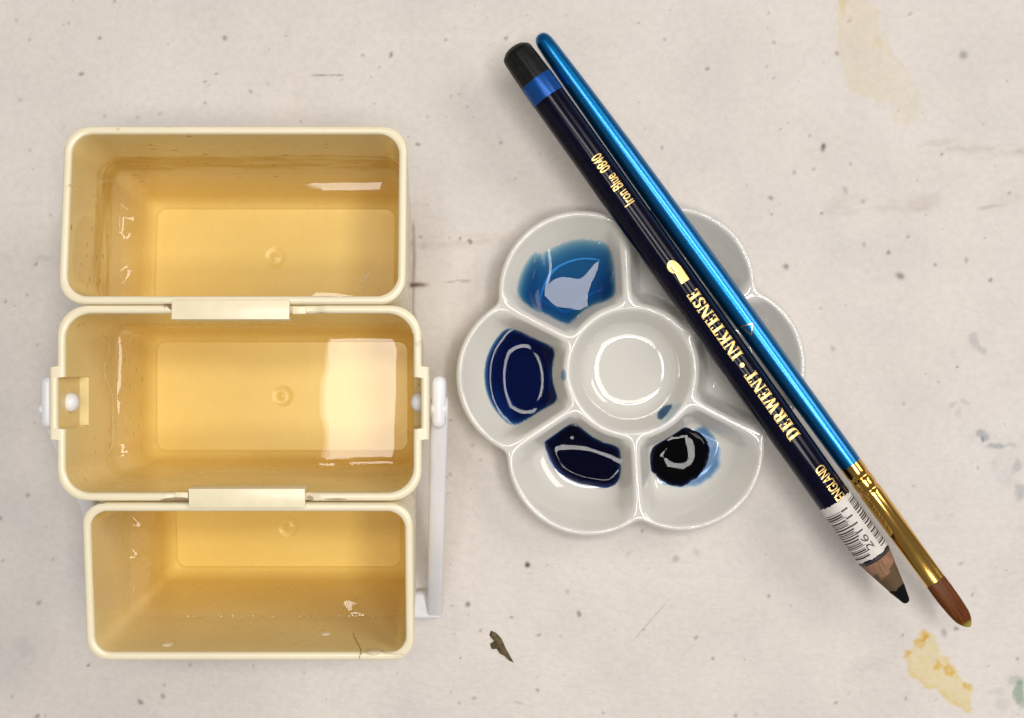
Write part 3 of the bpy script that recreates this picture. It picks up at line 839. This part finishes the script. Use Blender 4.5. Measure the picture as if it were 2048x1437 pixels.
# --- lettering wrapped around a round barrel: (u along reading direction, v up) -> surface
def wrap(pts, s0, v0, R):
    """reading direction runs from tip to end, letter tops face local -y"""
    pts = np.asarray(pts, float)
    a = -(pts[:, 1] + v0) / R
    return np.column_stack([s0 - pts[:, 0], R * np.sin(a), R * np.cos(a)])
def strip(p, q, n=8):
    """p,q: end points as ((l),(r)) pairs -> list of (left,right) pairs"""
    return [((p[0][0] + (q[0][0] - p[0][0]) * t, p[0][1] + (q[0][1] - p[0][1]) * t), (p[1][0] + (q[1][0] - p[1][0]) * t, p[1][1] + (q[1][1] - p[1][1]) * t)) for t in np.linspace(0, 1, n)]
def vs(x, w, y0=0, y1=1, n=9): return strip(((x, y0), (x + w, y0)), ((x, y1), (x + w, y1)), n)
def hs(x0, x1, y, t): return strip(((x0, y), (x0, y + t)), ((x1, y), (x1, y + t)), 3)
def dg(x0, y0, x1, y1, w, n=9): return strip(((x0, y0), (x0 + w, y0)), ((x1, y1), (x1 + w, y1)), n)
def arc(cx, cy_, rx, ry, a0, a1, w0, w1=None, n=14):
    out = []
    for t in np.linspace(0, 1, n):
        a = math.radians(a0 + (a1 - a0) * t); w = w0 + ((w1 if w1 is not None else w0) - w0) * math.sin(math.pi * t)
        out.append(((cx + rx * math.cos(a), cy_ + ry * math.sin(a)), (cx + (rx - w) * math.cos(a), cy_ + (ry - w * .75) * math.sin(a))))
    return out
SW, TH, SF = .20, .085, .09     # stem width, thin width, serif overhang
def ser(x, w, y): return hs(x - SF, x + w + SF, y, TH)
GL = {
 'I': (.34, [vs(.07, SW), ser(.07, SW, 0), ser(.07, SW, 1 - TH)]),
 'D': (.80, [vs(.10, SW), hs(.01, .42, 0, TH), hs(.01, .42, 1 - TH, TH), arc(.40, .5, .37, .5, -90, 90, TH, SW * 1.1)]),
 'E': (.66, [vs(.10, SW), hs(.01, .60, 0, TH), hs(.01, .58, 1 - TH, TH), hs(.28, .47, .46, TH), vs(.53, .07, 0, .24, 3), vs(.51, .07, .78, 1, 3), vs(.43, .05, .37, .65, 3)]),
 'R': (.76, [vs(.10, SW), ser(.10, SW, 0), hs(.01, .40, 1 - TH, TH), hs(.28, .42, .46, TH), arc(.38, .735, .27, .265, -90, 90, TH, SW), dg(.52, 0, .32, .48, SW), hs(.50, .78, 0, TH)]),
 'W': (1.06, [dg(.28, 0, .08, 1, SW * .9), dg(.30, 0, .52, .98, TH), dg(.70, 0, .48, 1, SW * .9), dg(.74, 0, .97, .98, TH), hs(0, .34, 1 - TH, TH), hs(.42, .74, 1 - TH, TH), hs(.86, 1.1, 1 - TH, TH)]),
 'N': (.84, [vs(.10, .08), dg(.60, 0, .08, 1, SW), vs(.70, .08), hs(0, .28, 0, TH), hs(0, .2, 1 - TH, TH), hs(.58, .86, 1 - TH, TH)]),
 'T': (.72, [vs(.26, SW), ser(.26, SW, 0), hs(.02, .70, 1 - TH, TH), vs(.02, .07, .74, 1, 3), vs(.63, .07, .74, 1, 3)]),
 'K': (.80, [vs(.10, SW), ser(.10, SW, 0), ser(.10, SW, 1 - TH), dg(.26, .42, .60, 1, .10), dg(.58, 0, .34, .60, SW), hs(.50, .82, 0, TH), hs(.46, .78, 1 - TH, TH)]),
 'S': (.60, [arc(.29, .735, .25, .265, 20, 270, TH * 1.3, SW), arc(.29, .255, .27, .255, 90, -160, TH * 1.3, SW), vs(.49, .06, .72, .97, 3), vs(.02, .06, .03, .28, 3)]),
}
def serif_word(word, s0, length, height, v0, R, name, parent, mat):
    tot = sum(GL[c][0] for c in word) + .07 * (len(word) - 1)
    ux = length / tot
    V = []; F = []; x = 0; k = 0
    for c in word:
        w, st = GL[c]
        for s in st:
            pts = []
            for (l, r) in s: pts += [((x + l[0]) * ux, l[1] * height), ((x + r[0]) * ux, r[1] * height)]
            W_ = wrap(pts, s0, v0, R + .03 + .004 * (k % 9))
            b = len(V); V += W_.tolist(); k += 1
            for i in range(len(s) - 1): F.append((b + 2 * i, b + 2 * i + 1, b + 2 * i + 3, b + 2 * i + 2))
        x += w + .07
    return mesh_obj(name, V, F, mat, parent, True)
def font_word(text, s0, length, height, v0, R, name, parent, mat, xs=None, off=0.035, bold=.0):
    cu = bpy.data.curves.new('txt', 'FONT'); cu.body = text; cu.size = 1.0; cu.resolution_u = 4; cu.offset = bold
    ob = bpy.data.objects.new('txt', cu); COL.objects.link(ob)
    dg_ = bpy.context.evaluated_depsgraph_get()
    me = bpy.data.meshes.new_from_object(ob.evaluated_get(dg_))
    bpy.data.objects.remove(ob); bpy.data.curves.remove(cu)
    bm = bmesh.new(); bm.from_mesh(me); bpy.data.meshes.remove(me)
    xs_ = [v.co.x for v in bm.verts]; ys_ = [v.co.y for v in bm.verts]
    x0, x1 = min(xs_), max(xs_); y0, y1 = 0.0, max(ys_)
    for v in bm.verts:
        v.co.x = (v.co.x - x0) / (x1 - x0) * length; v.co.y = v.co.y / y1 * height; v.co.z = 0
    for q in np.arange(.0, height, .35):
        bmesh.ops.bisect_plane(bm, geom=bm.verts[:] + bm.edges[:] + bm.faces[:], plane_co=(0, q + .11, 0), plane_no=(0, 1, 0))
    for v in bm.verts:
        w = wrap([(v.co.x, v.co.y)], s0, v0, R + off)[0]; v.co = Vector(w)
    return bm_obj(name, bm, mat, parent)
VB = -1.98    # baseline offset: letters run from about +28 deg to -16 deg
serif_word('DERWENT', 108.3, 18.3, 3.05, VB, RP, 'lettering', e_pen, M_GOLD)
serif_word('INKTENSE', 85.9, 18.3, 3.05, VB, RP, 'lettering', e_pen, M_GOLD)
font_word('Iron Blue  0840', 43.6, 13.5, 2.75, VB + .05, RP, 'lettering', e_pen, M_GOLD, bold=.006)
font_word('ENGLAND', 125.4, 8.9, 2.55, VB - .25, RP, 'lettering', e_pen, M_GOLD, bold=.008)
# dot between the words
an = np.linspace(0, 2 * math.pi, 20, endpoint=False)
W_ = wrap(np.column_stack([.52 * np.cos(an), .52 * np.sin(an)]), 87.85, -.1, RP + .035)
mesh_obj('lettering_dot', W_, [tuple(range(20))], M_GOLD, e_pen)
# gold emblem: a short slanted stem with a rounded, hooked head, in two pieces
def patch(pts, s0, v0, R, name, mat, parent, off=.035):
    bm = bmesh.new()
    vsb = [bm.verts.new((p[0], p[1], 0)) for p in pts]
    bm.faces.new(vsb)
    ys_ = [p[1] for p in pts]
    bmesh.ops.triangulate(bm, faces=bm.faces[:])
    for q in np.arange(min(ys_) + .15, max(ys_), .3):
        bmesh.ops.bisect_plane(bm, geom=bm.verts[:] + bm.edges[:] + bm.faces[:], plane_co=(0, q, 0), plane_no=(0, 1, 0))
    for v in bm.verts: v.co = Vector(wrap([(v.co.x, v.co.y)], s0, v0, R + off)[0])
    return bm_obj(name, bm, mat, parent)
em = patch([(0, .1), (.15, 2.35), (.9, 2.3), (3.0, 2.05), (3.4, 2.6), (4.2, 2.95), (5.1, 2.85), (5.75, 2.3), (6.0, 1.5), (5.8, .85), (5.2, .45), (4.3, .15), (3.2, .0)], 65.2, VB + .1, RP, 'emblem', M_GOLD, e_pen)
patch([(.15, 1.55), (2.6, 1.5), (3.2, 1.75), (3.9, 2.0), (4.5, 1.95), (5.0, 1.6), (4.6, 2.15), (3.9, 2.25), (3.2, 1.95), (2.5, 1.66), (.15, 1.68)], 65.2, VB + .1, RP, 'emblem_line', M_EDGE, em, .05)

# label with barcode and digits
def tube_patch(s0, s1, a0, a1, R, name, mat, parent, jag=0.0, seed=1, n=40, ns=8):
    A = np.linspace(a0, a1, n); rg = np.random.RandomState(seed)
    loops = []
    for k_, s in enumerate(np.linspace(s0, s1, ns)):
        j = jag * (rg.rand(n) - .5) if k_ in (0, ns - 1) else 0
        loops.append(np.column_stack([np.full(n, s) + j, R * np.sin(A), R * np.cos(A)]))
    V, F = loft(loops, closed=False)
    F = [f[::-1] for f in F]
    return mesh_obj(name, V, F, mat, parent, True)
stk = tube_patch(125.5, 140.5, math.radians(-125), math.radians(130), RP + .05, 'sticker', M_PAPER, e_pen, .35, 5)
def bars(a0, a1, seed, name):
    rg = random.Random(seed); V = []; F = []
    s = 127.6 if a0 < 0 else 126.6
    while s < 139.6:
        w = rg.choice((.14, .16, .26, .38)); aa, ab = math.radians(a0), math.radians(a1 + (rg.choice((0, 0, 0, 6)) if a1 < 40 else 0))
        A = np.linspace(aa, ab, 12); b = len(V); R = RP + .075
        for a in A:
            V.append((s, R * math.sin(a), R * math.cos(a))); V.append((s + w, R * math.sin(a), R * math.cos(a)))
        for i in range(11): F.append((b + 2 * i, b + 2 * i + 1, b + 2 * i + 3, b + 2 * i + 2))
        s += w + rg.choice((.16, .2, .3, .42))
    return mesh_obj(name, V, F, M_INK, stk, True)
bars(-82, -16, 3, 'barcode'); bars(30, 84, 8, 'barcode')
font_word('261111', 138.6, 11.0, 1.75, -.85, RP, 'digits', stk, M_INK, off=.085)

# ------------------------------------------------------------------ brush
BZ = 15.0
e_br = axis_empty('paint_brush', 1088, 83, 1938, 1255, BZ)
tag(e_br, 'metallic blue paint brush with gold ferrule lying beside the pencil', 'brush')
KB = (CAM_H - BZ) / FPX
def bs(u, v):  # along-axis distance (mm) of a photograph place
    return math.hypot(u - 1088, v - 83) * KB
sF = bs(1707, 928); sH = bs(1873, 1160); sT = bs(1938, 1255)
def mat_pearl():
    m, nt, b, out = new_mat('blue_pearl_lacquer')
    v = coords(nt)
    c = ramp(nt, noise(nt, v, 2.5, 3), [(0.3, (.0, .12, .36)), (0.7, (.0, .19, .48))])
    nt.links.new(c, b.inputs['Base Color']); setp(b, rough=.30, metal=.9, coat=.5, coatr=.12)
    bump(nt, b, noise(nt, v, 1.4, 4, .7), .06, .1)
    return m
M_PEARL = mat_pearl()
M_BRASS = mat_simple('gold_ferrule_metal', (.74, .43, .10), .13, 1.0, var=.06, vs_=.5, bumpk=.04, bscale=.6)
prof = [(-2.0, .2), (-1.9, .75), (-1.5, 1.35), (-.8, 1.78), (.3, 2.02), (3, 2.15), (12, 2.4), (30, 2.72), (50, 2.9), (70, 2.92), (90, 2.8), (sF - 2, 2.62), (sF, 2.55)]
rev_obj('handle', prof, M_PEARL, e_br, 60, 56)
# printed triangle mark on the handle
def tri_mark():
    s = bs(1488, 662); V = []; F = []
    pts = [(-1.5, -1.2), (1.5, -.2), (-.6, 1.5)]
    for i in range(3):
        a = np.array(pts[i]); b_ = np.array(pts[(i + 1) % 3]); d = (b_ - a) / np.linalg.norm(b_ - a); nn = np.array((-d[1], d[0])) * .11
        for t in np.linspace(0, 1, 7):
            p = a + (b_ - a) * t
            for q in (p - nn, p + nn):
                al = q[1] / 2.92 - .42
                r = 2.955 + .004 * i
                V.append((s + q[0], r * math.sin(al), r * math.cos(al)))
        b0 = i * 14
        for k_ in range(6): F.append((b0 + 2 * k_, b0 + 2 * k_ + 1, b0 + 2 * k_ + 3, b0 + 2 * k_ + 2))
    mesh_obj('printed_mark', V, F, M_GOLD, e_br)
tri_mark()
# ferrule: round with two rings of crimps, then flattened
def ferrule():
    Lf = sH - sF; n = 72; loops = []
    an = np.linspace(0, 2 * math.pi, n, endpoint=False)
    for t in np.concatenate([np.linspace(-.5, 9.5, 60), np.linspace(9.8, Lf, 34)]):
        k = float(sstep((t - 9) / (Lf - 11)))
        wy = 2.6 + (2.42 - 2.6) * k; wz = 2.6 + (1.15 - 2.6) * k
        p = 2.0 + .25 * k
        cr = 0
        for c0 in (3.1, 6.6):
            cr += .16 * math.exp(-((t - c0) / .55) ** 2)
        dent = np.zeros(n)
        for c0, ph in ((3.1, .2), (6.6, .2)):
            for q in range(8):
                aa = ph + q * math.pi / 4
                da = (an - aa + math.pi) % (2 * math.pi) - math.pi
                dent += .34 * np.exp(-(da * 2.6 / .55) ** 2) * math.exp(-((t - c0) / .6) ** 2)
        ca, sa = np.cos(an), np.sin(an)
        y = wy * np.sign(sa) * np.abs(sa) ** (2 / p); z = wz * np.sign(ca) * np.abs(ca) ** (2 / p)
        f = 1 - (cr + dent) / 2.6
        loops.append(np.column_stack([np.full(n, sF + t), y * f, z * f]))
    l = loops[-1].copy(); c = l.mean(0); l[:, 1:] = c[1:] + (l[:, 1:] - c[1:]) * .93; loops.append(l)
    V, F = loft(loops, True, True)
    mesh_obj('ferrule', V, F, M_BRASS, e_br, True, 60)
ferrule()
def mat_bristle():
    m, nt, b, out = new_mat('amber_bristle')
    v = coords(nt)
    mp = N(nt, 'ShaderNodeMapping'); mp.inputs['Scale'].default_value = (.06, 3.0, 3.0)
    nt.links.new(v, mp.inputs['Vector'])
    nn = noise(nt, mp.outputs['Vector'], 1.0, 4)
    c = ramp(nt, nn, [(0.3, (.065, .016, .002)), (0.7, (.16, .045, .006))])
    sx = N(nt, 'ShaderNodeSeparateXYZ'); nt.links.new(v, sx.inputs[0])
    g = math_n(nt, 'MINIMUM', math_n(nt, 'MAXIMUM', math_n(nt, 'DIVIDE', math_n(nt, 'SUBTRACT', math_n(nt, 'ADD', sx.outputs[0], math_n(nt, 'MULTIPLY', nn, 1.2)), sT - 1.1), 1.3), 0.0), .85)
    c = mixc(nt, g, c, (.34, .30, .06))
    nt.links.new(c, b.inputs['Base Color']); setp(b, rough=.38, spec=.2)
    bump(nt, b, nn, .5, .12)
    return m
def bristles():
    n = 80; an = np.linspace(0, 2 * math.pi, n, endpoint=False); loops = []
    Lb = sT - sH; rg = np.random.RandomState(2)
    for t in np.concatenate([np.linspace(-.6, .8, 24), np.linspace(.83, 1.0, 12)]):
        q = max(t, 0)
        wy = 2.38 + .14 * math.sin(q * 2.2) - .95 * q ** 2.4
        if q > .74: wy *= math.sqrt(max(1 - ((q - .74) / .265) ** 2, .02))
        wz = 1.05 + .12 * math.sin(q * 3) - .55 * q ** 2
        ca, sa = np.cos(an), np.sin(an)
        l = np.column_stack([np.full(n, sH + t * Lb if t >= 0 else sH + t * 2), wy * np.sign(sa) * np.abs(sa) ** .8, wz * np.sign(ca) * np.abs(ca) ** .9])
        l[:, 2] -= 1.2 * max(q, 0) ** 2 * .4
        l[:, 1] += .35 * q ** 2
        l[:, 1:] *= 1 + .02 * rg.uniform(-1, 1, (n, 1)) * (q > 0)
        loops.append(l)
    V, F = loft(loops, True, True)
    mesh_obj('bristles', V, F, mat_bristle(), e_br, True, 80)
bristles()

# ------------------------------------------------------------------ crumb on the table
def crumb():
    pts = [(982,1262),(992,1266),(1003,1278),(1012,1298),(1020,1312),(1027,1325),(1018,1321),(1008,1311),(999,1307),(994,1298),(984,1298),(980,1288),(988,1283),(986,1274),(979,1271)]
    p = np.array([P(u, v, .3) for u, v in pts]); c = p.mean(0); p = p - c
    loops = []
    for sc_, z in ((1.0, .02), (1.02, .18), (.8, .55), (.4, .75)):
        l = np.column_stack([p * sc_, np.full(len(p), z)]); l[:, 2] += .1 * np.sin(np.arange(len(p)) * 2.1) * (z > .1); loops.append(l)
    V, F = loft(loops, True, True)
    m = mat_simple('dry_brown_flake', (.085, .06, .025), .8, var=.6, vs_=.9, bumpk=.6, bscale=1.5)
    o = mesh_obj('dried_flake', V, F, m, None, False)
    o.location = (c[0] * MM, c[1] * MM, 0)
    tag(o, 'small pointed brown dried flake lying on the bare table', 'debris')
crumb()

# ------------------------------------------------------------------ painted sheen of wet films, crack, drops and bubbles in the boxes
def mat_film(name, col, a):
    m = bpy.data.materials.new(name); m.use_nodes = True; nt = m.node_tree
    b = nt.nodes['Principled BSDF']; out = nt.nodes['Material Output']
    setp(b, col, .25, spec=.5)
    v = coords(nt)
    tr = N(nt, 'ShaderNodeBsdfTransparent'); mx = N(nt, 'ShaderNodeMixShader')
    nt.links.new(math_n(nt, 'MULTIPLY_ADD', noise(nt, v, .25, 3), a * .8, a * .6), mx.inputs[0])
    nt.links.new(tr.outputs[0], mx.inputs[1]); nt.links.new(b.outputs[0], mx.inputs[2]); nt.links.new(mx.outputs[0], out.inputs['Surface'])
    return m
M_SHEEN = mat_film('wet_sheen', (.99, .86, .52), .42)  # pale coat that paints in the shine of wet film on the walls
M_DROP = mat_film('pale_drop', (.92, .84, .66), .5)
def wall_point(bx_, mtx, u, v, side, off=.06):
    """place on an inner wall seen at a photograph place; side 'L' left wall or 'B' near wall; returns local coords"""
    inv = mtx.inverted()
    o = inv @ Vector((0, 0, CAM_H)); q = P(u, v, 0); d = inv @ Vector((q[0], q[1], 0)) - o
    H = bx_.H
    if side == 'L': ax, sg, half = 0, -1, bx_.W / 2
    else: ax, sg, half = 1, -1, bx_.D / 2
    # sg*(half - TB - DR*(H-z)) = o[ax]+t d[ax], z = o.z+t d.z
    c0 = sg * (half - TB - DR * H) ; c1 = sg * DR
    t = (c0 + c1 * o.z - o[ax]) / (d[ax] - c1 * d.z)
    p = o + d * t
    p[ax] -= sg * off
    return p
def wall_patch(bx_, mtx, par, pts, side, name, mat, off=.06):
    q = soft_poly(np.array(pts, float), 2)
    V = [wall_point(bx_, mtx, u, v, side, off)[:] for u, v in q]
    return mesh_obj(name, V, [tuple(range(len(V)))[::-1]], mat, par, False)
def wall_line(bx_, mtx, par, pts, side, name, mat, w, off=.1):
    P3 = [wall_point(bx_, mtx, u, v, side, off) for u, v in pts]
    # smooth the run
    for _ in range(2):
        Q = [P3[0]]
        for a, b in zip(P3[:-1], P3[1:]): Q += [a * .75 + b * .25, a * .25 + b * .75]
        P3 = Q + [P3[-1]]
    V = []; F = []; ax = 0 if side == 'L' else 1
    for i, p in enumerate(P3):
        t = (P3[min(i + 1, len(P3) - 1)] - P3[max(i - 1, 0)]).normalized()
        nrm = Vector((1, 0, 0)) if ax == 0 else Vector((0, 1, 0))
        sd = t.cross(nrm).normalized()
        ww = w[0] + (w[1] - w[0]) * abs(math.sin(i * .7 + .4)) if isinstance(w, tuple) else w
        for k in range(5):
            a = -1 + k * .5
            V.append((p + sd * (ww * a) + nrm * (ww * .35 * (1 - a * a)))[:])
        if i:
            for k in range(4): b = 5 * i + k; F.append((b - 5, b - 4, b + 1, b))
    return mesh_obj(name, V, F, mat, par, True)
wall_line(mid, mid_m, e_mid, [(134,668),(160,658),(195,664),(218,684),(216,712),(206,735),(212,760),(226,790),(225,850),(226,893),(210,915),(192,932),(165,944),(134,946)], 'L', 'wet_sheen_line', M_SHEEN, (.38, .62))
wall_patch(low, low_m, e_low, [(182,1030),(215,1026),(236,1030),(250,1050),(249,1070),(247,1095),(255,1118),(263,1128),(264,1155),(252,1165),(250,1180),(254,1200),(246,1218),(222,1222),(186,1230)], 'L', 'wet_sheen', M_SHEEN)
wall_patch(up, up_m, e_up, [(137,420),(165,405),(196,395),(198,405),(180,415),(152,428)], 'L', 'wet_sheen', M_SHEEN)
wall_patch(up, up_m, e_up, [(150,435),(190,430),(196,520),(194,576),(140,565)], 'L', 'wet_sheen', mat_film('faint_film', (.88, .74, .42), .22), .05)
wall_line(up, up_m, e_up, [(135,370),(170,371),(205,364),(222,358),(228,368),(222,385)], 'L', 'wet_sheen_line', M_SHEEN, .25)
M_CRACK = mat_simple('crack_dirt', (.36, .23, .08), .7)
wall_line(low, low_m, e_low, [(706,1266),(712,1282),(723,1300),(721,1308),(718,1318)], 'B', 'crack', M_CRACK, .07, .05)
wall_line(low, low_m, e_low, [(721,1308),(745,1298),(760,1300),(775,1308),(808,1309)], 'B', 'crack', M_CRACK, .07, .05)
def drop(bx_, mtx, par, u, v, side, r):
    p = wall_point(bx_, mtx, u, v, side, 0)
    bm = bmesh.new(); bmesh.ops.create_uvsphere(bm, u_segments=18, v_segments=10, radius=1)
    for q in bm.verts:
        if side == 'B': q.co = Vector((p.x + q.co.x * r, p.y + q.co.y * r * .35, p.z + q.co.z * r))
        else: q.co = Vector((p.x + q.co.x * r * .35, p.y + q.co.y * r, p.z + q.co.z * r))
    return bm_obj('drop', bm, M_DROP, par)
for (u, v, r) in ((335, 1288, 1.25), (651, 1267, 1.1), (748, 1304, 1.5)): drop(low, low_m, e_low, u, v, 'B', r)

M_BUB = mat_film('bubble_skin', (.95, .90, .78), .55)
def bubbles(name, label, spots, z):
    bm = bmesh.new()
    c = P(*spots[0][:2], z)
    for (u, v, r) in spots:
        q = P(u, v, z)
        bmesh.ops.create_icosphere(bm, subdivisions=2, radius=r, matrix=Matrix.Translation((q[0] - c[0], q[1] - c[1], 0)))
    o = bm_obj(name, bm, M_BUB); o.location = Vector((c[0], c[1], z)) * MM
    tag(o, label, 'bubbles', kind='stuff')
rg = random.Random(12)
bubbles('bubbles', 'tiny bubbles floating together on the water of the box with tide marks', [(723 + 16 * t + rg.uniform(-5, 5), 574 - 26 * t + rg.uniform(-4, 4), rg.uniform(.08, .2)) for t in [rg.random() for _ in range(26)]], 24.5)
bubbles('bubbles', 'fine bubbles along the waterline of the middle box', [(375 + 190 * t + rg.uniform(-4, 4), 948 + rg.uniform(-4, 3), rg.uniform(.08, .24)) for t in [rg.random() ** 1.6 for _ in range(34)]] + [(230, 716 + i * 12, .3 - .05 * i) for i in range(3)], 26.6)
bubbles('bubbles', 'fine bubbles along the waterline of the smallest box', [(300 + 460 * t, 1234 + rg.uniform(-3, 2), rg.uniform(.08, .25)) for t in [rg.random() for _ in range(40)]], 32.0)

# grime caught where the hooks sit on the middle rim
M_GRIME = mat_film('brown_grime', (.22, .12, .04), .55)
def grime(pts, z):
    q = soft_poly(np.array([P(u, v, z) for u, v in pts]), 2) - np.array([mx_, my_])
    mesh_obj('grime', np.column_stack([q, np.full(len(q), z)]), [tuple(range(len(q)))], M_GRIME, e_mid, False)
grime([(322,606),(344,606),(345,622),(338,618),(334,612)], 55.03); grime([(326,613),(332,611),(331,616)], 55.06)
grime([(322,998),(352,994),(378,996),(378,1003),(350,1004),(318,1003)], 55.03); grime([(614,992),(620,990),(628,996),(626,1001),(614,1000)], 55.03)
grime([(196,1006),(206,1004),(212,1006),(203,1009)], 55.03); grime([(640,998),(680,996),(700,999),(672,1001)], 55.03)
